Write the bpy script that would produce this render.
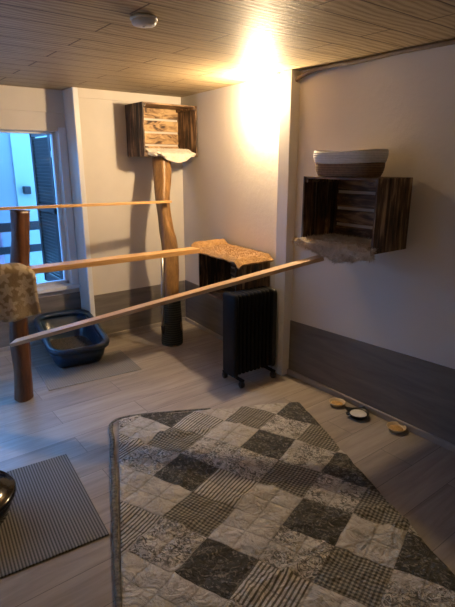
import bpy, bmesh, math, random
from mathutils import Vector, Matrix, noise
from math import radians as R, sin, cos, pi

S = bpy.context.scene
for o in list(bpy.data.objects): bpy.data.objects.remove(o)
COL = S.collection

# ---------------------------------------------------------------- camera
cam = bpy.data.cameras.new('camera'); co = bpy.data.objects.new('camera', cam); COL.objects.link(co)
S.camera = co
AZ, PITCH = R(52.3), R(16.1)
fw = Vector((cos(AZ)*cos(PITCH), sin(AZ)*cos(PITCH), -sin(PITCH)))
co.location = (0, 0, 1.5); co.rotation_euler = fw.to_track_quat('-Z', 'Y').to_euler()
cam.sensor_fit = 'VERTICAL'; cam.sensor_height = 36; cam.lens = 36*485/607
cam.clip_start = 0.02

# ---------------------------------------------------------------- world and light
w = bpy.data.worlds.new('dusk_sky'); S.world = w; w.use_nodes = True
bg = w.node_tree.nodes['Background']
bg.inputs[0].default_value = (0.13, 0.41, 1.0, 1); bg.inputs[1].default_value = 14.5

LAMP = (2.298, 2.635, 1.92)
LAMP_STRENGTH = 6000
S.view_settings.view_transform = 'Standard'; S.view_settings.look = 'None'
S.view_settings.exposure = 0.0; S.view_settings.gamma = 1; S.view_settings.use_curve_mapping = False

# ---------------------------------------------------------------- material helpers
class NT:
    def __init__(s, name, rough=.6, metal=0, spec=.5):
        s.m = bpy.data.materials.new(name); s.m.use_nodes = True
        s.t = s.m.node_tree; s.b = s.t.nodes['Principled BSDF']
        s.b.inputs['Roughness'].default_value = rough; s.b.inputs['Metallic'].default_value = metal
        s.b.inputs['Specular IOR Level'].default_value = spec
    def n(s, typ, **k):
        x = s.t.nodes.new(typ)
        for a, v in k.items(): setattr(x, a, v)
        return x
    def l(s, a, b): s.t.links.new(a, b)
    def coord(s, scale=(1,1,1), kind='Object', rot=(0,0,0), loc=(0,0,0)):
        c = s.n('ShaderNodeTexCoord'); m = s.n('ShaderNodeMapping')
        m.inputs['Scale'].default_value = scale; m.inputs['Rotation'].default_value = rot; m.inputs['Location'].default_value = loc
        s.l(c.outputs[kind], m.inputs[0]); return m.outputs[0]
    def noise(s, vec, scale=5, detail=4, rough=.5, dist=0):
        x = s.n('ShaderNodeTexNoise'); x.inputs['Scale'].default_value = scale; x.inputs['Detail'].default_value = detail
        x.inputs['Roughness'].default_value = rough; x.inputs['Distortion'].default_value = dist
        s.l(vec, x.inputs['Vector']); return x.outputs['Fac']
    def voro(s, vec, scale=5, feature='F1', out='Distance'):
        x = s.n('ShaderNodeTexVoronoi', feature=feature); x.inputs['Scale'].default_value = scale
        s.l(vec, x.inputs['Vector']); return x.outputs[out]
    def ramp(s, fac, stops, interp='LINEAR'):
        r = s.n('ShaderNodeValToRGB'); r.color_ramp.interpolation = interp
        e = r.color_ramp.elements
        while len(e) < len(stops): e.new(.5)
        for i, (p, c) in enumerate(stops):
            e[i].position = p; e[i].color = (*c, 1) if len(c) == 3 else c
        s.l(fac, r.inputs[0]); return r.outputs[0]
    def math(s, op, a, b=None, c=None):
        x = s.n('ShaderNodeMath', operation=op)
        for i, v in enumerate((a, b, c)):
            if v is None: continue
            if isinstance(v, (int, float)): x.inputs[i].default_value = v
            else: s.l(v, x.inputs[i])
        return x.outputs[0]
    def mix(s, fac, a, b, mode='MIX'):
        x = s.n('ShaderNodeMix', data_type='RGBA', blend_type=mode)
        for sock, v in ((x.inputs[0], fac), (x.inputs[6], a), (x.inputs[7], b)):
            if isinstance(v, (int, float)): sock.default_value = v
            elif isinstance(v, tuple): sock.default_value = (*v, 1)
            else: s.l(v, sock)
        return x.outputs[2]
    def sep(s, vec):
        x = s.n('ShaderNodeSeparateXYZ'); s.l(vec, x.inputs[0]); return x.outputs
    def color(s, c):
        if isinstance(c, tuple): s.b.inputs['Base Color'].default_value = (*c, 1)
        else: s.l(c, s.b.inputs['Base Color'])
    def bump(s, h, strength=.3, dist=.01):
        x = s.n('ShaderNodeBump'); x.inputs['Strength'].default_value = strength; x.inputs['Distance'].default_value = dist
        s.l(h, x.inputs['Height']); s.l(x.outputs[0], s.b.inputs['Normal'])

def plain(name, c, rough=.5, metal=0, nz=.12, scale=30, bump=.1):
    t = NT(name, rough, metal); v = t.coord()
    f = t.noise(v, scale, 4)
    t.color(t.ramp(f, [(.25, tuple(x*(1-nz) for x in c)), (.75, tuple(min(1, x*(1+nz)) for x in c))]))
    if bump: t.bump(f, bump, .003)
    return t.m

def wood(name, dark, light, grain=(1, 18, 18), rough=.5, scale=3, bump=.25):
    t = NT(name, rough); v = t.coord(grain)
    f = t.noise(v, scale, 6, .6, .6)
    f2 = t.noise(t.coord((grain[0]*2, grain[1]*5, grain[2]*5)), scale, 3, .7)
    a = t.ramp(f, [(.3, dark), (.68, light)])
    t.color(t.mix(.35, a, t.ramp(f2, [(.35, dark), (.6, light)])))
    t.bump(f2, bump, .003); return t.m

def burnt(name, dark, mid, light, grain, lo=.4, hi=.62):
    t = NT(name, .6); v = t.coord(grain)
    f = t.noise(v, 4, 6, .62, 1.2)
    k = t.noise(t.coord((1.5, 1.5, 1.5)), 3.5, 2, .5)
    g = t.math('ADD', t.math('MULTIPLY', f, .7), t.math('MULTIPLY', k, .3))
    t.color(t.ramp(g, [(lo, dark), ((lo+hi)/2, mid), (hi, light)])); t.bump(f, .3, .003); return t.m

M = {}
# rough-cast plaster
def plaster(name, c):
    t = NT(name, .85, spec=.25); v = t.coord()
    f = t.noise(v, 26, 5, .6); g = t.noise(v, 1.5, 3)
    t.color(t.ramp(g, [(.3, tuple(x*.93 for x in c)), (.7, c)]))
    t.bump(f, .22, .010); return t.m
M['plaster'] = plaster('plaster', (.70, .65, .585))
M['plaster_smooth'] = plain('painted_board', (.72, .67, .60), .7, nz=.04, scale=6, bump=.05)
M['white_paint'] = plain('white_paint', (.74, .72, .68), .45, nz=.03, scale=8, bump=.03)
M['upvc'] = plain('white_window_frame', (.80, .82, .85), .3, nz=.02, scale=8, bump=0)

def laminate(name, dark, light, along, plank_w, plank_l, rough, gap=.0025, rot=0.0, seam=(.03,.028,.025), bias=.0, tone=.35, axes='XY', loc=(0,0,0)):
    t = NT(name, rough)
    v = t.coord(rot=(R(90) if axes == 'XZ' else 0, 0, rot), loc=loc)
    if axes == 'YZ':
        q_ = t.sep(t.coord()); cb = t.n('ShaderNodeCombineXYZ'); t.l(q_[1], cb.inputs[0]); t.l(q_[2], cb.inputs[1]); v = cb.outputs[0]
    b = t.n('ShaderNodeTexBrick'); b.offset = .37; b.offset_frequency = 2; b.squash = 1
    t.l(v, b.inputs['Vector'])
    b.inputs['Color1'].default_value = (0, 0, 0, 1); b.inputs['Color2'].default_value = (1, 1, 1, 1); b.inputs['Mortar'].default_value = (.5, .5, .5, 1)
    b.inputs['Scale'].default_value = 1; b.inputs['Mortar Size'].default_value = gap; b.inputs['Mortar Smooth'].default_value = .2
    b.inputs['Brick Width'].default_value = plank_l; b.inputs['Row Height'].default_value = plank_w; b.inputs['Bias'].default_value = bias
    m = t.n('ShaderNodeMapping'); m.inputs['Scale'].default_value = (1.0, 9, 9); t.l(v, m.inputs[0])
    off = t.n('ShaderNodeVectorMath', operation='ADD'); t.l(m.outputs[0], off.inputs[0])
    sc = t.n('ShaderNodeVectorMath', operation='SCALE'); sc.inputs['Scale'].default_value = 7.0; t.l(b.outputs['Color'], sc.inputs[0]); t.l(sc.outputs[0], off.inputs[1])
    f = t.noise(off.outputs[0], 2.2, 6, .62, .7)
    g = t.math('ADD', t.math('MULTIPLY', f, 1-tone), t.math('MULTIPLY', t.sep(b.outputs['Color'])[0], tone))
    c = t.ramp(g, [(.25, dark), (.72, light)])
    t.color(t.mix(b.outputs['Fac'], c, seam))
    h = t.math('SUBTRACT', t.math('MULTIPLY', f, .25), b.outputs['Fac']); t.bump(h, .25, .003)
    return t.m
M['floor'] = laminate('grey_oak_laminate', (.20, .172, .145), (.40, .355, .305), 'X', .19, 1.28, .38, tone=.18, gap=.0016, seam=(.12, .10, .085))
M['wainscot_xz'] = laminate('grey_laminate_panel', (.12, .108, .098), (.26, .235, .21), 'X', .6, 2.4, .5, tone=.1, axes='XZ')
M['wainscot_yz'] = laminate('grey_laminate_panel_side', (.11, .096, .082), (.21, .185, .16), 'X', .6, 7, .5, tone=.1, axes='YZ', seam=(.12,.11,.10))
M['baseboard'] = plain('baseboard_laminate', (.33, .30, .27), .4, nz=.1, scale=12)

# ceiling: wood-look panels with fine grooves
t = NT('wood_look_ceiling_panel', .55, spec=.35); v = t.coord(loc=(0, .06, 0))
b = t.n('ShaderNodeTexBrick'); b.offset = .5; t.l(v, b.inputs['Vector'])
b.inputs['Color1'].default_value = (0,0,0,1); b.inputs['Color2'].default_value = (1,1,1,1); b.inputs['Mortar'].default_value = (.5,.5,.5,1)
b.inputs['Scale'].default_value = 1; b.inputs['Mortar Size'].default_value = .0045; b.inputs['Brick Width'].default_value = 1.0; b.inputs['Row Height'].default_value = .165; b.inputs['Mortar Smooth'].default_value = .1
m = t.n('ShaderNodeMapping'); m.inputs['Scale'].default_value = (.45, 1, 1); t.l(v, m.inputs[0])
wv = t.n('ShaderNodeTexWave', wave_type='BANDS', bands_direction='Y'); wv.inputs['Scale'].default_value = 9; wv.inputs['Distortion'].default_value = 10; wv.inputs['Detail'].default_value = 3; wv.inputs['Detail Scale'].default_value = .55
t.l(m.outputs[0], wv.inputs['Vector'])
f = t.noise(t.coord((1.4, 22, 1)), 3, 6, .72, .8)
g = t.math('ADD', t.math('MULTIPLY', wv.outputs['Fac'], .25), t.math('MULTIPLY', f, .75))
c = t.ramp(g, [(.25, (.20, .14, .07)), (.5, (.42, .32, .18)), (.75, (.55, .44, .27))])
t.color(t.mix(b.outputs['Fac'], c, (.10, .06, .03)))
t.bump(t.math('SUBTRACT', t.math('MULTIPLY', g, .6), b.outputs['Fac']), .5, .006)
M['ceiling'] = t.m

M['plank'] = wood('pine_plank', (.50, .25, .08), (.82, .52, .22), (1, 14, 14), .42)
M['plank_grey'] = wood('weathered_plank', (.42, .24, .12), (.74, .50, .28), (1, 14, 14), .5)
M['log'] = wood('debarked_log', (.05, .018, .008), (.17, .065, .022), (9, 9, .8), .4, 2.5)
M['log_light'] = wood('debarked_pale_log', (.13, .065, .022), (.38, .21, .075), (8, 8, .7), .4, 2.5)
M['burnt_v'] = burnt('flamed_wood_upright', (.022, .013, .008), (.14, .075, .037), (.48, .31, .17), (7, 7, .8), .41, .63)
M['burnt_h'] = burnt('flamed_wood_flat', (.022, .013, .008), (.13, .07, .032), (.42, .26, .14), (.8, 6.5, 6.5), .38, .60)
M['burnt_light'] = burnt('lightly_flamed_wood', (.06, .03, .014), (.42, .25, .11), (.66, .45, .22), (1.6, 4, 4), .40, .56)
M['black_metal'] = plain('black_enamel', (.0035, .0035, .004), .6, .0, nz=.1, bump=0)
M['gloss_black'] = plain('glossy_black_plastic', (.006, .006, .007), .12, .0, nz=.1, bump=0)
M['black_metal'].node_tree.nodes['Principled BSDF'].inputs['Specular IOR Level'].default_value = .22
M['black_plastic'] = plain('black_plastic', (.010, .010, .011), .45, nz=.1, bump=0)
M['steel'] = plain('brushed_steel', (.5, .48, .45), .35, .9, bump=0)
M['navy'] = plain('navy_plastic', (.016, .036, .07), .28, nz=.08, bump=0)
M['white_plastic'] = plain('white_plastic', (.70, .70, .70), .45, nz=.03, bump=0)
M['cream_cer'] = plain('cream_ceramic', (.62, .50, .33), .3, nz=.05, bump=0)
M['ochre_cer'] = plain('ochre_glaze', (.50, .31, .10), .3, nz=.15, scale=20, bump=0)
M['black_cer'] = plain('black_ceramic', (.012, .012, .013), .35, nz=.1, bump=0)
M['white_cer'] = plain('white_ceramic', (.60, .60, .60), .25, nz=.03, bump=0)
M['food'] = plain('wet_cat_food', (.52, .48, .42), .6, nz=.5, scale=60)
M['kibble'] = plain('cat_biscuits', (.45, .27, .09), .7, nz=.5, scale=90)
M['cable'] = plain('brown_cable_cover', (.20, .15, .11), .6)
M['wrap'] = None
t = NT('dark_green_rope_wrap', .8); v = t.coord()
wv = t.n('ShaderNodeTexWave', bands_direction='Z'); wv.inputs['Scale'].default_value = 16; wv.inputs['Distortion'].default_value = .8; t.l(v, wv.inputs['Vector'])
t.color(t.ramp(wv.outputs['Fac'], [(.1, (.012, .014, .010)), (.8, (.05, .052, .036))])); t.bump(wv.outputs['Fac'], .6, .006); M['wrap'] = t.m
t = NT('clumping_litter', .9); v = t.coord(); f = t.voro(v, 90)
t.color(t.ramp(f, [(.1, (.13, .115, .095)), (.7, (.035, .032, .028))])); t.bump(f, .8, .006); M['litter'] = t.m
t = NT('ribbed_grey_mat', .75); c_ = t.n('ShaderNodeTexCoord'); s_ = t.sep(c_.outputs['Object'])
a = t.math('SINE', t.math('MULTIPLY', s_[0], 2*pi/.0125)); d = t.math('SINE', t.math('MULTIPLY', s_[1], 2*pi/.016))
h = t.math('MULTIPLY_ADD', d, .1, a)
t.color(t.ramp(t.math('MULTIPLY_ADD', h, .37, .5), [(.15, (.045, .045, .043)), (.75, (.19, .187, .178))])); t.bump(h, .4, .002); M['mat_rib'] = t.m
t = NT('fine_grey_mat', .75); c_ = t.n('ShaderNodeTexCoord'); s_ = t.sep(c_.outputs['Object'])
a = t.math('SINE', t.math('MULTIPLY', s_[0], 2*pi/.016))
t.color(t.ramp(t.math('MULTIPLY_ADD', a, .5, .5), [(.15, (.20, .20, .195)), (.75, (.235, .23, .22))])); t.bump(a, .4, .002); M['mat_fine'] = t.m

def furmat(name, c1, c2):
    t = NT(name, .9, spec=.15); f = t.noise(t.coord((1,1,1)), 22, 4, .6)
    t.color(t.ramp(f, [(.3, c1), (.7, c2)])); t.bump(f, .6, .01)
    t.b.inputs['Sheen Weight'].default_value = .4; return t.m
M['fur_brown'] = furmat('tan_fur', (.30, .16, .055), (.46, .28, .115))
M['fur_grey'] = furmat('greige_fur', (.36, .29, .21), (.60, .50, .38))
M['fur_white'] = furmat('cream_plush', (.55, .50, .42), (.78, .74, .66))
# fleece with pale paw/star prints
t = NT('printed_fleece', .95, spec=.1); v = t.coord()
q_ = t.sep(v); cb = t.n('ShaderNodeCombineXYZ'); t.l(q_[0], cb.inputs[0]); t.l(q_[2], cb.inputs[1])
vo = t.n('ShaderNodeTexVoronoi', voronoi_dimensions='2D'); vo.inputs['Scale'].default_value = 13; vo.inputs['Randomness'].default_value = .7
t.l(cb.outputs[0], vo.inputs['Vector'])
df = t.n('ShaderNodeVectorMath', operation='SUBTRACT'); t.l(cb.outputs[0], df.inputs[0]); t.l(vo.outputs['Position'], df.inputs[1])
ds = t.sep(df.outputs[0]); an = t.math('ARCTAN2', ds[0], ds[1]); pet = t.math('COSINE', t.math('MULTIPLY', an, 5.0))
d = t.math('DIVIDE', vo.outputs['Distance'], t.math('MULTIPLY_ADD', pet, .35, 1.0))
k = t.noise(v, 4, 2)
base = t.ramp(k, [(.3, (.27, .20, .12)), (.7, (.38, .295, .185))])
t.color(t.mix(t.ramp(d, [(.34, (1,1,1)), (.46, (0,0,0))]), base, (.52, .44, .32)))
t.bump(t.noise(v, 120, 3), .6, .004); M['fleece'] = t.m
# basket weave
def weave(name, c1, c2):
    t = NT(name, .85); v = t.coord()
    wv = t.n('ShaderNodeTexWave', bands_direction='Z'); wv.inputs['Scale'].default_value = 26; wv.inputs['Distortion'].default_value = .6; t.l(v, wv.inputs['Vector'])
    f = t.noise(v, 70, 3); g = t.math('MULTIPLY_ADD', wv.outputs['Fac'], .25, t.math('MULTIPLY', f, .5))
    t.color(t.ramp(g, [(.1, c1), (.5, c2)])); t.bump(wv.outputs['Fac'], .5, .005); return t.m
M['rope_white'] = weave('white_cotton_rope', (.68, .66, .62), (.84, .82, .78))
M['rope_brown'] = weave('brown_woven_fibre', (.10, .06, .035), (.26, .16, .09))

# quilt fabrics (UV = patch coordinates: one unit is one patch)
CREAM = (.60, .55, .45)
def stitched(t, col, uv, extra=None):
    s = t.sep(uv)
    hs = None
    for k in (0, 1):
        fr = t.math('FRACT', t.math('MULTIPLY', s[k], 2.0))
        dd = t.math('MINIMUM', fr, t.math('SUBTRACT', 1.0, fr))
        hs = dd if hs is None else t.math('MINIMUM', hs, dd)
    line = t.ramp(hs, [(.0, (0,0,0)), (.06, (1,1,1))])
    col = t.mix(t.math('MULTIPLY', t.math('SUBTRACT', 1.0, line), .35), col, (.10, .09, .07))
    t.color(col)
    wr = t.noise(uv, 2.6, 5, .6, 1.6)
    pill = t.math('SQRT', hs)
    hh = t.math('MULTIPLY_ADD', wr, 2.6, pill)
    t.bump(hh, .9, .018)
def quiltmat(kind):
    t = NT('quilt_' + kind, .9, spec=.15); uv = t.coord(kind='UV'); s = t.sep(uv)
    tint = t.noise(uv, .9, 2)
    cream = t.ramp(tint, [(.3, (.46, .43, .36)), (.7, (.64, .60, .52))])
    if kind == 'cream':
        col = t.mix(t.ramp(t.noise(uv, 6, 5, .65, 1), [(.48, (0,0,0)), (.66, (.55,.55,.55))]), cream, (.26, .23, .17))
    elif kind == 'cream_floral':
        f = t.noise(uv, 8, 6, .75, 2.2); g = t.noise(uv, 2.2, 2)
        msk = t.math('MULTIPLY', t.ramp(f, [(.48, (0,0,0)), (.53, (1,1,1))]), t.ramp(g, [(.35, (.25,.25,.25)), (.52, (1,1,1))]))
        col = t.mix(msk, cream, (.15, .14, .115))
    elif kind == 'dark_floral':
        f = t.noise(uv, 7, 6, .7, 2.0)
        col = t.mix(t.ramp(f, [(.50, (0,0,0)), (.62, (.8,.8,.8))]), (.07, .067, .056), (.30, .28, .23))
    elif kind == 'gingham':
        a = t.math('GREATER_THAN', t.math('SINE', t.math('MULTIPLY', s[0], 2*pi*13)), 0.0)
        b2 = t.math('GREATER_THAN', t.math('SINE', t.math('MULTIPLY', s[1], 2*pi*13)), 0.0)
        k = t.math('MULTIPLY', t.math('ADD', a, b2), .5)
        col = t.ramp(k, [(0, (.36, .33, .26)), (.5, (.19, .175, .135)), (1, (.085, .08, .062))])
    else:
        a = t.math('SINE', t.math('MULTIPLY', s[0], 2*pi*13))
        col = t.mix(t.ramp(t.math('MULTIPLY_ADD', a, .5, .5), [(.5, (0,0,0)), (.65, (1,1,1))]), cream, (.15, .135, .10))
    stitched(t, col, uv); return t.m
QM = {'W': quiltmat('cream'), 'F': quiltmat('cream_floral'), 'D': quiltmat('dark_floral'), 'G': quiltmat('gingham'), 'S': quiltmat('stripe')}
t = NT('quilt_binding', .9); uv = t.coord()
t.color(t.ramp(t.noise(uv, 60, 4, .6), [(.35, (.055, .052, .045)), (.7, (.20, .19, .16))])); M['binding'] = t.m

# exterior
M['ext_wall'] = plain('rendered_white_house_wall', (.17, .20, .22), .9, nz=.04, scale=2, bump=0)
M['ext_wall2'] = plain('rendered_pale_column', (.25, .31, .27), .9, nz=.02, scale=2, bump=0)
M['ext_ground'] = plain('grey_paving', (.16, .155, .15), .9, bump=0)
M['ext_dark'] = plain('dark_stained_rail', (.010, .009, .011), .6, bump=0)
M['ext_mauve'] = plain('mauve_balcony_panel', (.42, .30, .42), .8, bump=0)
M['shutter'] = plain('dark_brown_shutter_paint', (.028, .021, .018), .5, bump=0)
M['shutter_slat'] = plain('weathered_shutter_slat', (.035, .035, .032), .5, bump=0)
g_ = NT('window_glass', .0); nt = g_.t
tr = nt.nodes.new('ShaderNodeBsdfTransparent'); gl = nt.nodes.new('ShaderNodeBsdfGlossy'); gl.inputs['Roughness'].default_value = .0
mx = nt.nodes.new('ShaderNodeMixShader'); fr = nt.nodes.new('ShaderNodeFresnel'); fr.inputs[0].default_value = 1.35
nt.links.new(fr.outputs[0], mx.inputs[0]); nt.links.new(tr.outputs[0], mx.inputs[1]); nt.links.new(gl.outputs[0], mx.inputs[2])
nt.links.new(mx.outputs[0], nt.nodes['Material Output'].inputs[0]); M['glass'] = g_.m
e_ = NT('lit_opal_glass'); e_.color((.9, .8, .6)); e_.b.inputs['Emission Color'].default_value = (1, .73, .43, 1); e_.b.inputs['Emission Strength'].default_value = LAMP_STRENGTH/4; M['bulb'] = e_.m

# ---------------------------------------------------------------- mesh helpers
def obj(name, bm, mat, parent=None, smooth=False, bevel=0, loc=None, rotz=None):
    me = bpy.data.meshes.new(name); bm.normal_update(); bm.to_mesh(me); bm.free()
    for m_ in (mat if isinstance(mat, (list, tuple)) else [mat]): me.materials.append(m_)
    if smooth:
        for p in me.polygons: p.use_smooth = True
    o = bpy.data.objects.new(name, me); COL.objects.link(o)
    if parent: o.parent = parent
    if loc: o.location = loc
    if rotz is not None: o.rotation_euler.z = rotz
    if bevel:
        md = o.modifiers.new('bevel', 'BEVEL'); md.width = bevel; md.segments = 2; md.limit_method = 'ANGLE'
    return o
def tag(o, label, cat, group=None, kind=None):
    o['label'] = label; o['category'] = cat
    if group: o['group'] = group
    if kind: o['kind'] = kind
    return o
def thing(name, label, cat, loc=(0,0,0), rotz=0, group=None):
    o = bpy.data.objects.new(name, None); COL.objects.link(o); o.location = loc; o.rotation_euler.z = rotz
    o.empty_display_size = .1
    return tag(o, label, cat, group)
def struct(name, bm, mat, parent=None, bevel=0):
    o = obj(name, bm, mat, parent, bevel=bevel)
    if not parent: o['kind'] = 'structure'
    return o
def box(bm, x0, x1, y0, y1, z0, z1, mi=0):
    vs = [bm.verts.new((x, y, z)) for z in (z0, z1) for y in (y0, y1) for x in (x0, x1)]
    for f in ((0,2,3,1), (4,5,7,6), (0,1,5,4), (2,6,7,3), (0,4,6,2), (1,3,7,5)):
        bm.faces.new([vs[i] for i in f]).material_index = mi
    return vs
def B(*a):
    bm = bmesh.new(); box(bm, *a); return bm
def prism(bm, pts, z0, z1):
    a = [bm.verts.new((x, y, z0)) for x, y in pts]; c = [bm.verts.new((x, y, z1)) for x, y in pts]; n = len(pts)
    bm.faces.new(a[::-1]); bm.faces.new(c)
    for i in range(n): bm.faces.new((a[i], a[(i+1)%n], c[(i+1)%n], c[i]))
def tube(bm, pts, radii, seg=14, cap=True, wob=0, flat=1):
    rings = []
    pts = [Vector(p) for p in pts]
    if isinstance(radii, (int, float)): radii = [radii]*len(pts)
    for i, p in enumerate(pts):
        d = (pts[min(i+1, len(pts)-1)] - pts[max(i-1, 0)]).normalized()
        u = d.cross(Vector((0,0,1)) if abs(d.z) < .8 else Vector((0,1,0))).normalized(); v = d.cross(u)
        ring = []
        for k in range(seg):
            a = 2*pi*k/seg; r = radii[i]
            if wob: r *= 1 + wob*noise.noise(Vector((cos(a)*1.3, sin(a)*1.3, p.z*3 + p.x)))
            ring.append(bm.verts.new(p + u*cos(a)*r + v*sin(a)*r*flat))
        rings.append(ring)
    for i in range(len(rings)-1):
        for k in range(seg):
            bm.faces.new((rings[i][k], rings[i][(k+1)%seg], rings[i+1][(k+1)%seg], rings[i+1][k]))
    if cap: bm.faces.new(rings[0][::-1]); bm.faces.new(rings[-1])
    bmesh.ops.recalc_face_normals(bm, faces=bm.faces[:])
def lathe(bm, prof, seg=32, sx=1, sy=1, p=2.0):
    rings = []
    for r, z in prof:
        ring = []
        for k in range(seg):
            a = 2*pi*k/seg; c, s = cos(a), sin(a)
            ring.append(bm.verts.new((r*sx*math.copysign(abs(c)**(2/p), c), r*sy*math.copysign(abs(s)**(2/p), s), z)))
        rings.append(ring)
    for i in range(len(rings)-1):
        for k in range(seg): bm.faces.new((rings[i][k], rings[i][(k+1)%seg], rings[i+1][(k+1)%seg], rings[i+1][k]))
    bm.faces.new(rings[0][::-1]); bm.faces.new(rings[-1]) if prof[-1][0] > 1e-4 else None
    bmesh.ops.recalc_face_normals(bm, faces=bm.faces[:])
def smoothline(pts, n=6):
    P = [Vector(p) for p in pts]; out = []
    for i in range(len(P)-1):
        p0, p1, p2, p3 = P[max(i-1,0)], P[i], P[i+1], P[min(i+2, len(P)-1)]
        for k in range(n):
            t = k/n
            out.append(.5*((2*p1) + (p2-p0)*t + (2*p0-5*p1+4*p2-p3)*t*t + (3*p1-p0-3*p2+p3)*t**3))
    out.append(P[-1]); return out
def fur(bm, count, length, width, seed=1, droop=.4):
    rnd = random.Random(seed); fs = [f for f in bm.faces]; ar = [f.calc_area() for f in fs]
    picks = rnd.choices(fs, ar, k=count); bm.normal_update(); data = []
    for f in picks:
        v = [x.co for x in f.verts]; a, b = rnd.random(), rnd.random()
        if len(v) == 4: p = (v[0]*(1-a)+v[1]*a)*(1-b) + (v[3]*(1-a)+v[2]*a)*b
        else: p = f.calc_center_median()
        data.append((p.copy(), f.normal.copy()))
    for p, n in data:
        d = (n + Vector((rnd.uniform(-1,1), rnd.uniform(-1,1), rnd.uniform(-1,1)))*.6 - Vector((0,0,droop))).normalized()
        s = d.cross(Vector((rnd.uniform(-1,1), rnd.uniform(-1,1), .3))).normalized()*width
        L = length*rnd.uniform(.6, 1.3)
        bm.faces.new((bm.verts.new(p - n*.002 - s), bm.verts.new(p - n*.002 + s), bm.verts.new(p + d*L)))

# ================================================================= SETTING
CEIL = 2.06
XL, YF, YB, YW, XS = -.6, -1.2, 3.906, 4.13, 1.52   # left wall, wall behind camera, far wall, window wall, step
WX0, WX1, WZ0, WZ1 = -.35, 1.455, .475, 1.75          # window opening
struct('floor', B(XL-.1, 2.75, YF-.1, YW+.15, -.06, 0), M['floor'])
struct('ceiling', B(XL-.1, 2.75, YF-.1, YW+.15, CEIL, CEIL+.06), M['ceiling'])
# far wall (right of the step)
struct('wall_far', B(XS, 2.75, YB, YW+.12, 0, CEIL), M['plaster_smooth'])
# window wall
bm = bmesh.new()
box(bm, XL-.1, WX0, YW, YW+.12, 0, CEIL); box(bm, WX1, XS, YW, YW+.12, 0, CEIL)
box(bm, WX0, WX1, YW, YW+.12, 0, WZ0); box(bm, WX0, WX1, YW, YW+.12, WZ1, CEIL)
struct('wall_window', bm, M['plaster_smooth'])
# right wall behind the heater, slightly skewed
bm = bmesh.new(); prism(bm, [(2.366, 2.375), (2.75, 2.375), (2.75, 3.906), (2.497, 3.906)][::1], 0, CEIL); struct('wall_heater', bm, M['plaster'])
# right wall, near half
bm = bmesh.new(); prism(bm, [(2.385, YF), (2.75, YF), (2.75, 2.36), (2.395, 2.36)], 0, CEIL); struct('wall_right', bm, M['plaster'])
# wall behind the camera, left wall with an unseen opening added to let daylight in
struct('wall_rear', B(XL-.1, 2.75, YF-.1, YF, 0, CEIL), M['plaster'])
bm = bmesh.new(); LY0, LY1, LZ0, LZ1 = 2.75, 4.0, .12, 1.62
box(bm, XL-.1, XL, YF, LY0, 0, CEIL); box(bm, XL-.1, XL, LY1, YW, 0, CEIL)
box(bm, XL-.1, XL, LY0, LY1, 0, LZ0); box(bm, XL-.1, XL, LY0, LY1, LZ1, CEIL)
struct('wall_left', bm, M['plaster'])

# white pillar at the right wall, header board and step corner strip
struct('trim_1', B(2.32, 2.40, 2.350, 2.455, 0, CEIL), M['white_paint'], bevel=.004)
struct('trim_2', B(XS+.036, 2.49, YB-.012, YB, CEIL-.07, CEIL), M['plaster_smooth'], bevel=.002)
struct('trim_3', B(XS-.006, XS+.036, YB-.014, YB+.01, 0, CEIL), M['upvc'], bevel=.003)
struct('trim_4', B(XL, XS-.001, YW-.012, YW, CEIL-.17, CEIL), M['plaster_smooth'], bevel=.002)
# grey laminate wainscot
struct('wainscot_far', B(XS+.036, 2.485, YB-.008, YB, 0.0, .405), M['wainscot_xz'])
struct('wainscot_window', B(XL, XS-.001, YW-.008, YW, 0.0, .40), M['wainscot_xz'])
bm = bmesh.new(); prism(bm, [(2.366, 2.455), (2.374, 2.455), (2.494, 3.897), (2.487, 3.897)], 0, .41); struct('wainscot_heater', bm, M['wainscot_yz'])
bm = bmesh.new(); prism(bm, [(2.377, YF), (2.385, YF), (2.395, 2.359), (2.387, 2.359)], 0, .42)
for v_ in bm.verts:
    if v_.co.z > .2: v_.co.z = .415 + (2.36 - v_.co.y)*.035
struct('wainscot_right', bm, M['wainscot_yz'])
# baseboards
struct('baseboard_far', B(XS+.036, 2.48, YB-.022, YB-.008, 0, .035), M['baseboard'], bevel=.004)
struct('baseboard_window', B(XL, XS-.002, YW-.022, YW-.008, 0, .035), M['baseboard'], bevel=.004)
bm = bmesh.new(); prism(bm, [(2.352, 2.456), (2.367, 2.456), (2.487, 3.884), (2.472, 3.884)], 0, .035); struct('baseboard_heater', bm, M['baseboard'], bevel=.004)
bm = bmesh.new(); prism(bm, [(2.362, YF), (2.378, YF), (2.388, 2.359), (2.372, 2.359)], 0, .04); struct('baseboard_right', bm, M['baseboard'], bevel=.004)

# window with white frame
wn = bpy.data.objects.new('window_1', None); COL.objects.link(wn); wn.location = (0, YW, 0); wn['kind'] = 'structure'
bm = bmesh.new()
box(bm, WX1, XS-.004, -.02, 0, WZ0-.0, WZ1+.03); box(bm, WX1-.03, WX1, .06, .115, WZ0, WZ1)
box(bm, WX0, WX1, .06, .115, WZ1-.02, WZ1); box(bm, WX0, WX1, .06, .115, WZ0, WZ0+.03)
box(bm, WX0, WX0+.03, .06, .115, WZ0, WZ1)
obj('window_frame', bm, M['upvc'], wn, bevel=.003)
obj('window_sill', B(WX0-.05, XS-.004, -.045, .12, WZ0-.03, WZ0+.004), M['upvc'], wn, bevel=.004)
obj('window_pane', B(WX0+.03, WX1-.03, .085, .091, WZ0+.03, WZ1-.02), M['glass'], wn)
wn2 = bpy.data.objects.new('unseen_window', None); COL.objects.link(wn2); wn2.location = (XL, 0, 0); wn2['kind'] = 'structure'  # unseen window, added for blue daylight on the left floor
bm = bmesh.new()
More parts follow.
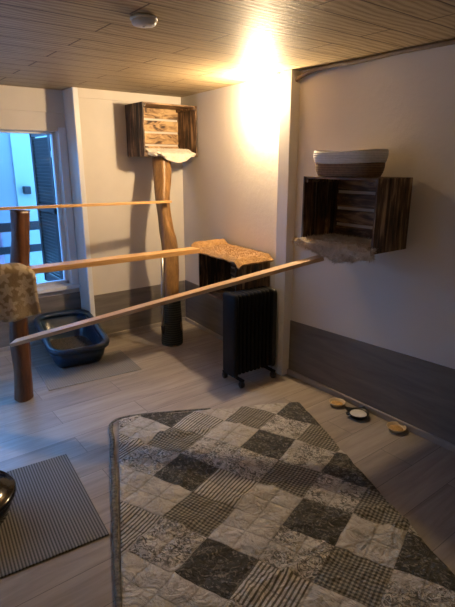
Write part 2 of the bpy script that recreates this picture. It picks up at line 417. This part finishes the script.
for a in ((LY0, LY0+.05, LZ0, LZ1), (LY1-.05, LY1, LZ0, LZ1), (LY0, LY1, LZ0, LZ0+.05), (LY0, LY1, LZ1-.05, LZ1), (3.35, 3.40, LZ0, LZ1)): box(bm, -.08, -.02, *a)
obj('window_frame', bm, M['upvc'], wn2)

# ================================================================= OUTSIDE THE WINDOW
o = thing('house', 'pale house wall with a lighter pilaster seen across through the window', 'house', (0, 5.5, -1))
obj('wall', B(-3.3, 1.44, 0, .3, 0, 2.95), M['ext_wall'], o)
obj('pilaster', B(1.44, 2.1, -.02, .3, 0, 2.95), M['ext_wall2'], o)
obj('added_light_block', B(-3.3, -3.0, -5.5, 0, 0, 3.9), M['ext_wall'], o)  # unseen wall, added to block low sky light through the left opening
struct('unseen_ground', B(-3.3, 4, YW+.16, 5.5, -1.05, -1.0), M['ext_ground'])  # unseen ground, added to stop sky light coming from below
struct('unseen_side_ground', B(-3.3, XL-.12, 0, YW+.16, -1.05, -1.0), M['ext_ground'])  # more unseen ground, added against upward sky light at the left opening
bm = B(1.50, 1.57, -.09, -.02, 2.19, 2.27)
tag(obj('wall_light', bm, M['ext_dark'], None, bevel=.008, loc=(0, 5.5, -1)), 'small dark lamp box on the bright wall outside the window', 'lamp')
o = thing('balcony_railing', 'dark two rail balcony railing outside the window with a mauve panel', 'railing', (0, 5.0, 0))
obj('rail', B(-2, 1.75, 0, .04, .865, .95), M['ext_dark'], o, bevel=.004)
obj('rail', B(-2, 1.75, 0, .04, .65, .72), M['ext_dark'], o, bevel=.004)
obj('panel', B(-2, 1.14, .05, .07, .2, .90), M['ext_mauve'], o)
for x_ in (-1.2, .2, 1.7): obj('baluster', B(x_, x_+.05, .045, .085, -1, .95), M['ext_dark'], o)
# open shutter, standing out from the wall
o = thing('window_shutter', 'dark louvred shutter swung open outside the window', 'shutter', (1.425, 0, 0))
bm = bmesh.new(); y0, y1, z0, z1 = 4.265, 4.79, .40, 1.80
box(bm, 0, .035, y0, y0+.05, z0, z1); box(bm, 0, .035, y1-.05, y1, z0, z1); box(bm, 0, .035, y0, y1, z0, z0+.07); box(bm, 0, .035, y0, y1, z1-.07, z1); box(bm, 0, .035, y0, y1, 1.08, 1.14)
obj('frame', bm, M['shutter'], o)
bm = bmesh.new(); z = z0+.08
while z < z1-.09:
    if not 1.06 < z < 1.14:
        a = [bm.verts.new(c) for c in ((.006, y0+.05, z+.034), (.012, y0+.05, z+.036), (.030, y0+.05, z+.004), (.024, y0+.05, z))]
        c = [bm.verts.new((v_.co.x, y1-.05, v_.co.z)) for v_ in a]
        bm.faces.new(a[::-1]); bm.faces.new(c)
        for i in range(4): bm.faces.new((a[i], a[(i+1)%4], c[(i+1)%4], c[i]))
    z += .03
obj('louvre', bm, M['shutter_slat'], o)
obj('hinge', B(.0, .03, 4.252, 4.27, 1.55, 1.60), M['steel'], o)

# ================================================================= CEILING FITTINGS
o = thing('smoke_detector', 'round white smoke detector on the wood-look ceiling', 'smoke detector', (1.060, 1.915, CEIL))
bm = bmesh.new(); lathe(bm, [(.045, -.001), (.053, -.004), (.055, -.012), (.052, -.014)][::-1], 32); obj('base', bm, M['white_plastic'], o, True)
bm = bmesh.new(); lathe(bm, [(.0, -.036), (.028, -.035), (.044, -.031), (.049, -.024), (.049, -.014), (.040, -.012)], 32); obj('cover', bm, M['white_plastic'], o, True)
bm = bmesh.new(); lathe(bm, [(.0, -.0385), (.006, -.038), (.008, -.033)], 16); obj('test_button', bm, M['white_plastic'], o, True)

pts = smoothline([(2.36, 2.35, 2.0), (2.365, 2.31, 2.018), (2.37, 2.24, 2.036), (2.37, 2.15, 2.042), (2.37, 2.0, 2.046), (2.37, 1.92, 2.040), (2.37, 1.64, 2.048), (2.37, 1.35, 2.046), (2.37, .9, 2.047), (2.37, .2, 2.046)])
bm = bmesh.new(); tube(bm, pts, .012, 10); tag(obj('cable', bm, M['cable'], None, True), 'brown cable running along the top of the right wall', 'cable')
o = thing('junction_box', 'small white junction box at the top of the white pillar', 'junction box', (2.345, 2.49, 2.015))
obj('housing', B(-.018, .02, -.034, .034, -.04, .04), M['white_plastic'], o, bevel=.006)
obj('lid', B(-.024, -.018, -.030, .030, -.036, .036), M['white_plastic'], o, bevel=.002)

# wall lamp beside the pillar
o = thing('wall_lamp', 'glaring lit globe lamp on the wall beside the white pillar', 'lamp', LAMP)
wx = 2.388 - LAMP[0]
bm = bmesh.new(); tube(bm, [(wx-.014, 0, 0), (wx+.001, 0, 0)], .045, 24); obj('wall_plate', bm, M['white_plastic'], o, True)
bm = bmesh.new(); tube(bm, [(.030, 0, 0), (wx-.014, 0, 0)], [.017, .022], 20); obj('socket', bm, M['white_plastic'], o, True)
bm = bmesh.new(); bmesh.ops.create_uvsphere(bm, u_segments=24, v_segments=14, radius=.035); obj('bulb', bm, M['bulb'], o, True)

# ================================================================= CRATES
def crate(label, loc, rotz, W, H, D, m_end, m_slat, m_back=None):
    """local: x along the wall, y from the wall (0) to the open front (D), z up from 0"""
    o = thing('wooden_crate', label, 'crate', loc, rotz)
    th = .013; n = 3; g = .004
    for s in (-1, 1):
        e = bmesh.new(); bw = (D - g*(n-1))/n
        for k in range(n):
            y = k*(bw+g); x0 = s*W/2
            box(e, min(x0, x0-s*th), max(x0, x0-s*th), y, y+bw, 0, H)
        obj('end_panel', e, m_end, o, bevel=.002)
        for y_ in (.002, D-.032):
            for z_ in (.014, H-.04): pass
    gap = .018; bw = (H - .012 - 3*gap)/4
    for k in range(4):
        z = .006 + k*(bw+gap)
        obj('back_slat', B(-W/2+.014, W/2-.014, .003, .013, z, z+bw), m_back or m_slat, o, bevel=.002)
    for zz in (0, H-.012):
        bw2 = (D-.02)/3 - .004
        for k in range(3):
            y = .016 + k*(bw2+.006)
            obj('side_slat', B(-W/2+.014, W/2-.014, y, y+bw2, zz, zz+.012), m_slat, o, bevel=.002)
    for s in (-1, 1):      # corner battens against the ends
        for zz in (.013, H-.033):
            x0 = s*(W/2-.014)
            obj('batten', B(min(x0, x0-s*.02), max(x0, x0-s*.02), .016, D-.004, zz, zz+.02), m_slat, o, bevel=.001)
    return o
crate('flamed wooden crate high in the corner on top of the pale tree trunk', (2.208, YB-.001, 1.553), pi, .515, .41, .295, M['burnt_v'], M['burnt_h'], M['burnt_light'])
crate('flamed wooden crate low on the wall behind the black heater', (2.399, 2.83, .515), pi/2 - R(4.74), .53, .335, .30, M['burnt_v'], M['burnt_h'])
crate('flamed wooden crate on the right wall under the two-tone basket', (2.389, 1.742, 1.05), pi/2, .505, .38, .30, M['burnt_v'], M['burnt_h'])

# ---- basket on the right crate
o = thing('basket', 'oval rope basket with white top and brown base on the right crate', 'basket', (2.215, 1.778, 1.4305), pi/2)
def ring_band(z0, z1, r0, r1, th, mat, name, bottom=False):
    bm = bmesh.new(); seg = 56; N = 7; P_ = 2.7
    prof = []
    for k in range(N+1):
        t_ = k/N; prof.append((r0+(r1-r0)*t_ + .006*sin(pi*t_), z0+(z1-z0)*t_))
    rows = []
    for r, z in prof + [(r-th, z) for r, z in prof[::-1]]:
        row = []
        for k in range(seg):
            a = 2*pi*k/seg; c, s = cos(a), sin(a)
            dip = .006*(cos(2*a))*((z-0)/.14)
            row.append(bm.verts.new(((.192+r)*math.copysign(abs(c)**(2/P_), c), (.118+r)*math.copysign(abs(s)**(2/P_), s), z + (dip if z > .07 else 0))))
        rows.append(row)
    n = len(rows)
    for i in range(n):
        if bottom and i == n-1: continue
        a, b_ = rows[i], rows[(i+1) % n]
        for k in range(seg): bm.faces.new((a[k], a[(k+1)%seg], b_[(k+1)%seg], b_[k]))
    if bottom: bm.faces.new(rows[0][::-1]); bm.faces.new(rows[-1])
    bmesh.ops.recalc_face_normals(bm, faces=bm.faces[:])
    return obj(name, bm, mat, o, True)
ring_band(0, .072, -.012, .006, .01, M['rope_brown'], 'lower_band', True)
ring_band(.0715, .135, .008, .016, .012, M['rope_white'], 'upper_band')

# ================================================================= FUR MATS
def sheet(nu, nv, fn, thick=.012):
    bm = bmesh.new(); top = [[bm.verts.new(fn(u/nu, v/nv)) for v in range(nv+1)] for u in range(nu+1)]
    for u in range(nu):
        for v in range(nv): bm.faces.new((top[u][v], top[u+1][v], top[u+1][v+1], top[u][v+1]))
    bm.normal_update()
    nrm = [[top[u][v].normal.copy() for v in range(nv+1)] for u in range(nu+1)]
    sgn = 1 if nrm[nu//2][2].z > 0 else -1
    low = [[bm.verts.new(top[u][v].co - nrm[u][v]*thick*sgn) for v in range(nv+1)] for u in range(nu+1)]
    for u in range(nu):
        for v in range(nv): bm.faces.new((low[u][v], low[u][v+1], low[u+1][v+1], low[u+1][v]))
    edge = [(u, 0) for u in range(nu)] + [(nu, v) for v in range(nv)] + [(u, nv) for u in range(nu, 0, -1)] + [(0, v) for v in range(nv, 0, -1)]
    for k in range(len(edge)):
        a, b_ = edge[k], edge[(k+1) % len(edge)]
        bm.faces.new((top[a[0]][a[1]], top[b_[0]][b_[1]], low[b_[0]][b_[1]], low[a[0]][a[1]]))
    bmesh.ops.recalc_face_normals(bm, faces=bm.faces[:])
    return bm
# right crate: thick greige mat drooping over the front edge
def f3(u, v):
    y = 1.487 + .50*u                         # along the wall
    pth = [(.0, 2.34, 1.083), (.35, 2.17, 1.084), (.55, 2.075, 1.083), (.66, 2.05, 1.058), (.8, 2.045, 1.012), (1.0, 2.05, .992)]
    for k in range(len(pth)-1):
        if pth[k][0] <= v <= pth[k+1][0]:
            t_ = (v-pth[k][0])/(pth[k+1][0]-pth[k][0]); x = pth[k][1]+(pth[k+1][1]-pth[k][1])*t_; z = pth[k][2]+(pth[k+1][2]-pth[k][2])*t_; break
    h = max(0, (v-.55)/.45)
    yy = 1.74 + (y-1.74)*(1 + h*(.12 + (.05 if u > .8 else .0)))
    sag = 1.15 - .75*abs(2*u-.85)
    z = z if h == 0 else 1.083 - (1.083-z)*max(.35, sag)
    z += .008*noise.noise(Vector((u*6, v*6, 3)))
    if h > 0: z += .012*noise.noise(Vector((u*9, 1.3, 8)))
    return Vector((x - .012*noise.noise(Vector((u*7, v*3, 9)))*(h > 0), yy if h > .15 else min(max(yy, 1.51), 1.972), z))
bm = sheet(40, 24, f3, .032); fur(bm, 9000, .016, .0014, 3); tag(obj('fur_mat', bm, M['fur_grey'], None, False), 'grey-beige shaggy fur mat drooping out of the right wall crate', 'mat')
# corner crate: cream plush cushion hanging like a tongue
def f1(u, v):
    pth = [(0, 3.87, 1.62), (.5, 3.66, 1.618), (.62, 3.600, 1.592), (.72, 3.575, 1.567), (1, 3.57, 1.508)]
    for k in range(len(pth)-1):
        if pth[k][0] <= v <= pth[k+1][0]:
            t_ = (v-pth[k][0])/(pth[k+1][0]-pth[k][0]); y = pth[k][1]+(pth[k+1][1]-pth[k][1])*t_; z = pth[k][2]+(pth[k+1][2]-pth[k][2])*t_; break
    h = max(0, (v-.62)/.38)
    x = 1.985 + .42*u if h <= 0 else 2.235 + (u-.5)*(.42 - .10*h) - .035*(1-h)
    zz = 1.588 - (1.588-z)*(max(0, sin(pi*min(1, max(0, u))))**.6) if h > 0 else z
    return Vector((x, y - (.012*sin(pi*u) if h > 0 else 0), zz + .004*noise.noise(Vector((u*5, v*5, 1)))))
bm = sheet(30, 26, f1, .024); fur(bm, 5000, .008, .0012, 5); tag(obj('plush_blanket', bm, M['fur_white'], None, False), 'cream plush blanket spilling over the edge of the high corner crate', 'blanket')
# heater crate: tan fur over the top
def f2(u, v):
    y = 2.50 + .66*u; xw = 2.362 + (y-2.4)*.083
    x = xw - .325*v - .02
    z = .874 + .006*noise.noise(Vector((u*8, v*6, 2)))
    if v > .90: z -= (v-.90)*.22
    if u < .09: z -= (.09-u)*.38
    if u > .9: z += (u-.9)*.35
    x += .010*noise.noise(Vector((u*7, 0, 5)))*(v > .8)
    return Vector((x, y, z))
bm = sheet(44, 26, f2, .014); fur(bm, 9000, .010, .0012, 7, .1); tag(obj('fur_mat', bm, M['fur_brown'], None, False), 'orange-tan shaggy fur mat on top of the low crate by the heater', 'mat')

# ================================================================= TREE TRUNKS
o = thing('tree_trunk_post', 'reddish stripped tree trunk post at the left with a fleece in front', 'post', (.722, 3.15, 0))
P1 = [(.714, 3.15, 0, .060), (.716, 3.15, .05, .058), (.727, 3.15, .21, .058), (.738, 3.15, .386, .061), (.752, 3.15, .55, .056), (.782, 3.15, .8, .056), (.817, 3.15, 1.05, .056), (.837, 3.15, 1.228, .055)]
def trunk(P, off, wob):
    pts = smoothline([(p[0]-off[0], p[1]-off[1], p[2]) for p in P], 5); rr = smoothline([(p[3], 0, 0) for p in P], 5)
    bm = bmesh.new(); tube(bm, pts, [r.x for r in rr], 28, True, wob); return bm
obj('trunk', trunk(P1, (.722, 3.15), .28), M['log'], o, True)
o2 = thing('tree_trunk_post', 'taller pale crooked tree trunk post under the high corner crate', 'post', (2.042, 3.43, 0))
P2 = [(2.042, 3.43, 0, .085), (2.044, 3.43, .1, .083), (2.046, 3.43, .225, .078), (2.063, 3.45, .479, .071), (2.089, 3.49, .709, .071), (2.092, 3.51, .865, .067), (2.082, 3.53, .971, .061), (2.089, 3.58, 1.195, .061), (2.124, 3.63, 1.369, .067), (2.152, 3.678, 1.551, .072)]
obj('trunk', trunk(P2, (2.042, 3.43), .28), M['log_light'], o2, True)
bm = bmesh.new(); tube(bm, [(0, 0, .0), (0, 0, .02), (.001, 0, .1), (.004, 0, .225), (.012, .01, .36), (.014, .013, .40)], [.092, .094, .092, .086, .083, .080], 32, True, .10); obj('rope_wrap', bm, M['wrap'], o2, True)
for v_ in (): pass
# support rod on the trunk
bm = bmesh.new(); tube(bm, [(1.944, 3.375, .80), (1.93, 3.37, .5), (1.92, 3.365, .19)], .011, 12)
rp = thing('support_rod', 'slim grey metal rod standing against the taller pale trunk', 'rod', (0, 0, 0))
obj('rod', bm, M['steel'], rp, True)
bm = bmesh.new(); tube(bm, [(1.92, 3.365, .20), (1.922, 3.367, .13)], .016, 12); obj('rubber_tip', bm, M['black_plastic'], rp, True)
obj('bracket', B(1.915, 1.99, 3.36, 3.385, .79, .803), M['steel'], rp)

# ================================================================= PLANKS
def plank(label, a, b, wdt, th, mat):
    a, b = Vector(a), Vector(b); L = (b-a).length
    bm = bmesh.new(); n = 12
    rows = []
    for i in range(n+1):
        x = L*i/n; k = .004*noise.noise(Vector((i*.6, wdt*30, 0)))
        rows.append([bm.verts.new((x, y + k, z)) for y, z in ((-wdt/2, -th), (wdt/2, -th), (wdt/2, 0), (-wdt/2, 0))])
    for i in range(n):
        for k in range(4): bm.faces.new((rows[i][k], rows[i+1][k], rows[i+1][(k+1)%4], rows[i][(k+1)%4]))
    bm.faces.new(rows[0]); bm.faces.new(rows[-1][::-1]); bmesh.ops.recalc_face_normals(bm, faces=bm.faces[:])
    o = obj('plank', bm, mat, None, bevel=.002); d = (b-a).normalized()
    side = Vector((0,0,1)).cross(d).normalized(); up = d.cross(side)
    o.matrix_world = Matrix.Translation(a) @ Matrix((d, side, up)).transposed().to_4x4()
    return tag(o, label, 'plank')
plank('thin topmost wooden plank from left trunk top to the taller trunk', (-.35, 3.14, 1.262), (2.10, 3.485, 1.210), .045, .018, M['plank'])
plank('middle wooden walking plank ending on the fur-topped low crate', (.72, 3.035, .892), (2.066, 3.064, .880), .105, .034, M['plank'])
plank('long sloping wooden plank ramp rising to the right wall crate', (.655, 2.97, .468), (2.10, 1.835, .996), .09, .022, M['plank_grey'])

# ================================================================= FLEECE ON SHELF
obj_sh = B(-.18, .74, 2.86, 3.085, .8935, .915); tag(obj('shelf_board', obj_sh, M['plank'], None, bevel=.003), 'wooden shelf board on left trunk hidden under the printed fleece', 'shelf')
def fleece():
    bm = bmesh.new(); nx, ny = 46, 44
    x0, x1, yf, yb, zt, zb = -.20, .80, 2.84, 2.978, .955, .640
    def P(u, v):
        # v: 0 front hem .. 1 back hem ; u: 0 left .. 1 right end
        x = x0 + (x1-x0)*u
        s = v; rr = .045
        zend = zt - (0 if x < x1-.10 else (x-(x1-.10))**2/.10*.55)
        if s < .42: z = zb + (zend-rr-zb)*s/.42; y = yf
        elif s < .58:
            a = (s-.42)/.16*pi; z = zend-rr + rr*sin(a); y = (yf+yb)/2 - (yb-yf)/2*cos(a)
        else: z = zend-rr - .012*(s-.58)/.42; y = yb
        f = max(0, 1-(z-zb)/.3)
        y -= .012*f*sin(x*30+1) if s < .5 else 0
        z += .008*sin(x*17)*f
        return Vector((x + .010*noise.noise(Vector((z*8, y*5, 0))), y, z))
    g = [[bm.verts.new(P(i/nx, j/ny)) for j in range(ny+1)] for i in range(nx+1)]
    for i in range(nx):
        for j in range(ny): bm.faces.new((g[i][j], g[i+1][j], g[i+1][j+1], g[i][j+1]))
    # right end flap
    k0 = [g[nx][j] for j in range(0, int(ny*.42)+1)]; 
    for j in range(0, int(ny*.45)):
        a, b_ = g[nx][j], g[nx][j+1]; c, d = g[nx][ny-j], g[nx][ny-j-1]
        bm.faces.new((a, c, d, b_))
    bmesh.ops.recalc_face_normals(bm, faces=bm.faces[:])
    bmesh.ops.solidify(bm, geom=bm.faces[:], thickness=.006)
    return bm
tag(obj('fleece_blanket', fleece(), M['fleece'], None, True), 'brown fleece blanket with pale prints draped over shelf by left trunk', 'blanket')

# ================================================================= LITTER TRAY AND MATS
def rbox(bm, cx, cy, hx, hy, r, z, tiltk=0, seg=8, zfun=None):
    out = []
    for (sx, sy, a0) in ((1,1,0), (-1,1,90), (-1,-1,180), (1,-1,270)):
        for k in range(seg+1):
            a = R(a0 + 90*k/seg); x = cx + sx*(hx-r) + r*cos(a); y = cy + sy*(hy-r) + r*sin(a)
            out.append(bm.verts.new((x, y, z + (zfun(y) if zfun else 0))))
    return out
def loft(bm, rings, capb=True, capt=False):
    n = len(rings[0])
    for i in range(len(rings)-1):
        for k in range(n): bm.faces.new((rings[i][k], rings[i][(k+1)%n], rings[i+1][(k+1)%n], rings[i+1][k]))
    if capb: bm.faces.new(rings[0][::-1])
    if capt: bm.faces.new(rings[-1])
    bmesh.ops.recalc_face_normals(bm, faces=bm.faces[:])
tag(obj('floor_mat', B(-.34, .34, -.23, .23, 0, .005), M['mat_fine'], None, bevel=.002, loc=(1.245, 3.343, .0005), rotz=R(-5.5)), 'plain grey ribbed mat on the floor under the navy litter tray', 'mat')
o = thing('litter_tray', 'large navy plastic litter tray on grey mat below the window', 'litter tray', (1.262, 3.705, .006), R(-7))
rise = lambda k: (lambda y: k*max(0, (y+.33)/.66)*.10)
bm = bmesh.new()
rings = [rbox(bm, 0, 0, .165, .275, .07, 0), rbox(bm, 0, 0, .195, .315, .10, .05, zfun=rise(.4)), rbox(bm, 0, 0, .212, .342, .115, .14, zfun=rise(1)),
         rbox(bm, 0, 0, .20, .33, .105, .14, zfun=rise(1)), rbox(bm, 0, 0, .178, .295, .09, .045, zfun=rise(.2)), rbox(bm, 0, 0, .155, .265, .07, .012)]
loft(bm, rings, True, True); obj('tub', bm, M['navy'], o, True)
bm = bmesh.new()
rings = [rbox(bm, 0, 0, .212, .342, .115, .130, zfun=rise(1)), rbox(bm, 0, 0, .236, .366, .13, .134, zfun=rise(1)), rbox(bm, 0, 0, .238, .368, .13, .158, zfun=rise(1)), rbox(bm, 0, 0, .222, .352, .12, .170, zfun=rise(1)),
         rbox(bm, 0, 0, .190, .318, .10, .160, zfun=rise(1)), rbox(bm, 0, 0, .186, .314, .10, .14, zfun=rise(1))]
loft(bm, rings + [rings[0]], False, False); obj('rim', bm, M['navy'], o, True)
bm = bmesh.new()
rings = [rbox(bm, 0, 0, .172, .285, .08, .02), rbox(bm, 0, 0, .174, .288, .08, .045)]
loft(bm, rings, True, True)
bmesh.ops.subdivide_edges(bm, edges=bm.edges[:], cuts=2)
obj('litter_fill', bm, M['litter'], o)['kind'] = 'stuff'
tag(obj('doormat', B(-.55, .55, -.345, .345, 0, .008), M['mat_rib'], None, bevel=.003, loc=(.125, 2.035, .0005), rotz=R(-5.5)), 'dark ribbed doormat on the floor at the lower left', 'mat')

# black glossy tub on the doormat, at the left edge
o = thing('pet_tub', 'glossy black round lidded tub on the doormat at left edge', 'tub', (.185, 2.085, .0095))
bm = bmesh.new(); lathe(bm, [(.15, 0), (.165, .01), (.185, .06), (.196, .10)], 48); obj('body', bm, M['gloss_black'], o, True)
bm = bmesh.new(); lathe(bm, [(.190, .100), (.206, .102), (.208, .115), (.198, .124), (.186, .125), (.17, .142), (.12, .162), (.06, .172), (.001, .175)], 48)
obj('lid', bm, M['gloss_black'], o, True)

# ================================================================= OIL RADIATOR
o = thing('oil_radiator', 'black oil-filled radiator on castors beside the white pillar', 'radiator', (2.100, 2.472, 0), R(-2))
def finshape(x, tk, hy, z0, z1, r, mat, name):
    bm = bmesh.new(); ring = []
    for (sy, sz, a0) in ((1,1,0), (-1,1,90), (-1,-1,180), (1,-1,270)):
        for k in range(6):
            a = R(a0 + 90*k/5); ring.append((sy*(hy-r) + r*cos(a), (z1-r if sz > 0 else z0+r) + r*sin(a)))
    def rg(x_, ins): return [bm.verts.new((x_, y*(1-ins/hy), z + (ins if z < (z0+z1)/2 else -ins))) for y, z in ring]
    loft(bm, [rg(x-tk/2, .012), rg(x-tk/2*.5, .004), rg(x-.002, 0), rg(x+.002, 0), rg(x+tk/2*.5, .004), rg(x+tk/2, .012)], True, True)
    return obj(name, bm, mat, o, True)
nf = 9
for k in range(nf): finshape(-.118 + k*.0345, .025, .072, .075, .66, .03, M['black_metal'], 'fin')
finshape(-.158, .034, .080, .065, .665, .025, M['black_metal'], 'end_cover')
finshape(.182, .036, .080, .065, .655, .03, M['black_plastic'], 'control_box')
bm = bmesh.new(); tube(bm, [(.198, -.02, .52), (.216, -.02, .52)], .022, 18); obj('dial', bm, M['black_plastic'], o, True)
for z_ in (.13, .60):
    bm = bmesh.new(); tube(bm, [(-.15, 0, z_), (.175, 0, z_)], .016, 12); obj('cross_tube', bm, M['black_metal'], o, True)
for x_ in (-.135, .15):
    bm = bmesh.new(); box(bm, x_-.014, x_+.014, -.115, .115, .050, .062); box(bm, x_-.012, x_+.012, -.03, .03, .06, .09)
    ft = obj('foot_bar', bm, M['black_metal'], o, bevel=.003)
    for y_ in (-.10, .10):
        bm = bmesh.new(); tube(bm, [(x_-.011, y_, .0235), (x_+.011, y_, .0235)], .023, 18); obj('castor', bm, M['black_plastic'], ft, True)
        bm = bmesh.new(); box(bm, x_-.014, x_+.014, y_-.012, y_+.012, .025, .053); obj('castor_fork', bm, M['black_plastic'], ft, bevel=.002)

# ================================================================= FEEDING BOWLS
def dish(label, loc, r, h, m1, m2, m3):
    o = thing('pet_bowl', label, 'bowl', loc)
    bm = bmesh.new(); lathe(bm, [(r*.62, 0), (r*.66, .003), (r*.95, h*.85), (r, h), (r*.96, h*1.02), (r*.86, h*.7), (r*.6, .008), (0.0005, .006)], 40); obj('bowl', bm, m1, o, True)
    bm = bmesh.new(); lathe(bm, [(r*.50, .006), (r*.72, h*.45), (r*.6, h*.62), (r*.3, h*.72), (.0005, h*.7)], 28); obj('food', bm, m3, o, True)
    return o
dish('shallow ochre pet bowl, farthest of the three by the right wall', (2.288, 1.805, .0005), .052, .026, M['cream_cer'], M['ochre_cer'], M['kibble'])
dish('shallow cream and ochre pet bowl, nearest the camera by right wall', (2.322, 1.392, .0005), .056, .026, M['cream_cer'], M['ochre_cer'], M['kibble'])
o = thing('pet_bowl', 'black cat-shaped pet bowl with ears between two ochre bowls', 'bowl', (2.275, 1.627, .0005), R(-35))
r = .060; h = .03
bm = bmesh.new(); lathe(bm, [(r*.7, 0), (r*.78, .003), (r*1.0, h*.85), (r*1.06, h), (r*1.0, h*1.03), (r*.9, h*.75), (r*.6, .009), (0.0005, .007)], 40); obj('bowl', bm, M['black_cer'], o, True)
for s in (-1, 1):
    bm = bmesh.new(); a = R(90 - s*38); c = Vector((cos(a)*r*1.0, sin(a)*r*1.0)); t_ = Vector((-sin(a), cos(a)))*.018; p = Vector((cos(a), sin(a)))*.028
    prism(bm, [tuple(c-t_*1.3), tuple(c+p*1.5), tuple(c+t_*1.3)][::-1], h*.55, h*1.02); bmesh.ops.recalc_face_normals(bm, faces=bm.faces[:]); obj('ear', bm, M['black_cer'], o, bevel=.002)
bm = bmesh.new(); prism(bm, [(-r*1.25, -.01), (-r*1.25, .012), (-r*.98, .016), (-r*.98, -.014)][::-1], h*.6, h); bmesh.ops.recalc_face_normals(bm, faces=bm.faces[:]); obj('handle_tab', bm, M['black_cer'], o, bevel=.002)
bm = bmesh.new(); lathe(bm, [(r*.5, .008), (r*.86, h*.72), (r*.8, h*.82), (r*.5, h*.62), (.0005, h*.55)], 28); obj('liner', bm, M['white_cer'], o, True)

# ================================================================= QUILT
O = Vector((1.176, 1.93)); A = Vector((.089, -.212)); Bv = Vector((-.204, -.073))
cells = {(-2,-1):'W', (-1,-1):'G', (-1,-2):'S', (0,-1):'F', (-2,0):'S', (-1,0):'F', (-1,1):'W', (0,0):'D', (1,0):'S', (0,1):'W', (0,-3):'G', (0,-4):'W', (1,-4):'D', (0,-2):'W',
 (1,-3):'F', (2,-3):'G', (1,-2):'D', (1,-1):'F', (2,-2):'F', (3,-2):'D', (2,-1):'G', (3,-1):'F', (2,0):'W', (0,2):'S', (1,1):'G', (1,2):'F', (2,2):'D', (1,3):'W', (2,3):'W', (2,1):'W',
 (3,0):'D', (3,1):'F', (3,2):'S', (4,1):'G', (4,-1):'G', (4,0):'W', (5,0):'D', (5,1):'F', (-3,-1):'F', (-3,0):'G', (-2,-2):'D', (-1,-3):'W', (-2,1):'F', (-1,2):'W', (3,-3):'W', (3,3):'F', (4,2):'W', (5,-1):'F', (6,0):'S', (6,1):'D', (5,2):'G', (4,3):'D', (2,4):'S', (3,4):'W', (1,-5):'F'}
order = 'WFDGS'
outline = [Vector(p) for p in ((1.022, 2.425), (1.045, 2.462), (1.10, 2.472), (1.204, 2.44), (2.112, 1.963), (1.567, .633), (1.36, .12), (.12, .42), (.528, 1.291))]
bm = bmesh.new(); uvl = bm.loops.layers.uv.new('UVMap'); n = 9
vd = {}
def qv(i, j):
    if (i, j) not in vd:
        p = O + A*(i/n) + Bv*(j/n); vd[(i, j)] = bm.verts.new((p.x, p.y, 0))
    return vd[(i, j)]
for ci in range(-5, 10):
    for cj in range(-8, 8):
        k = cells.get((ci, cj), order[(ci*2 + cj*3) % 5]); mi = order.index(k)
        for a in range(n):
            for b_ in range(n):
                i, j = ci*n+a, cj*n+b_
                q = [(i, j), (i, j+1), (i+1, j+1), (i+1, j)]
                f = bm.faces.new([qv(*x) for x in q]); f.material_index = mi
                for lp, x in zip(f.loops, q): lp[uvl].uv = (x[0]/n, x[1]/n)
for i in range(len(outline)):
    p, q = outline[i], outline[(i+1) % len(outline)]; d = q-p; nrm = Vector((-d.y, d.x, 0))
    bmesh.ops.bisect_plane(bm, geom=bm.verts[:]+bm.edges[:]+bm.faces[:], plane_co=(p.x, p.y, 0), plane_no=nrm, clear_outer=True)
def qz(x, y):
    v = Vector((x, y, 0)); z = .016 + .010*noise.noise(v*5) + .007*noise.noise(v*11) + .004*noise.noise(v*24)
    # long creases
    for (px, py, ang, L, am) in ((1.62, .93, 160, .35, .014), (1.15, 1.02, 165, .35, .013), (1.42, 1.12, 158, .3, .010), (1.3, 1.75, -60, .25, .012), (1.05, 2.2, -20, .2, .012), (.85, 1.5, 170, .2, .010), (1.72, 1.0, 150, .25, .012), (.9, 1.05, 175, .3, .012), (1.3, 2.12, -35, .3, .014), (1.5, 1.95, 10, .2, .010), (1.1, 1.75, 30, .15, .010), (1.75, 1.6, -60, .25, .010), (.75, 1.3, 150, .2, .010), (1.3, 1.45, 170, .25, .010)):
        dx, dy = x-px, y-py; c, s = cos(R(ang)), sin(R(ang)); al = dx*c+dy*s; ac = -dx*s+dy*c + .03*noise.noise(Vector((al*6, px, py)))
        z += 1.5*am*math.exp(-(ac/.013)**2)*math.exp(-(al/L)**2)
    return max(z, .006)
for v_ in bm.verts: v_.co.z = qz(v_.co.x, v_.co.y)
bm.normal_update()
bm.faces.ensure_lookup_table()
if bm.faces[0].normal.z < 0: bmesh.ops.reverse_faces(bm, faces=bm.faces[:])
q = thing('quilt', 'large crumpled patchwork quilt in cream, grey and dark floral squares on the floor', 'quilt', (0, 0, 0))
qo = obj('patchwork_top', bm, [QM[k] for k in order], q, True)
md = qo.modifiers.new('thickness', 'SOLIDIFY'); md.thickness = .005; md.offset = -1
# dark binding along the left and far-left edge
path = [(.288, .80), (.405, 1.05), (.518, 1.29), (.609, 1.50), (.701, 1.71), (.849, 2.05), (.953, 2.29), (1.012, 2.43), (1.04, 2.470), (1.10, 2.484), (1.21, 2.452), (1.43, 2.34), (1.60, 2.245)]
pl = smoothline([(x, y, 0) for x, y in path], 6)
bm = bmesh.new(); tube(bm, [Vector((p.x + .006*noise.noise(p*9), p.y, .014)) for p in pl], [.013 if i < 45 else .009 for i in range(len(pl))], 10, True, .3, .55)
obj('binding', bm, M['binding'], q, True)
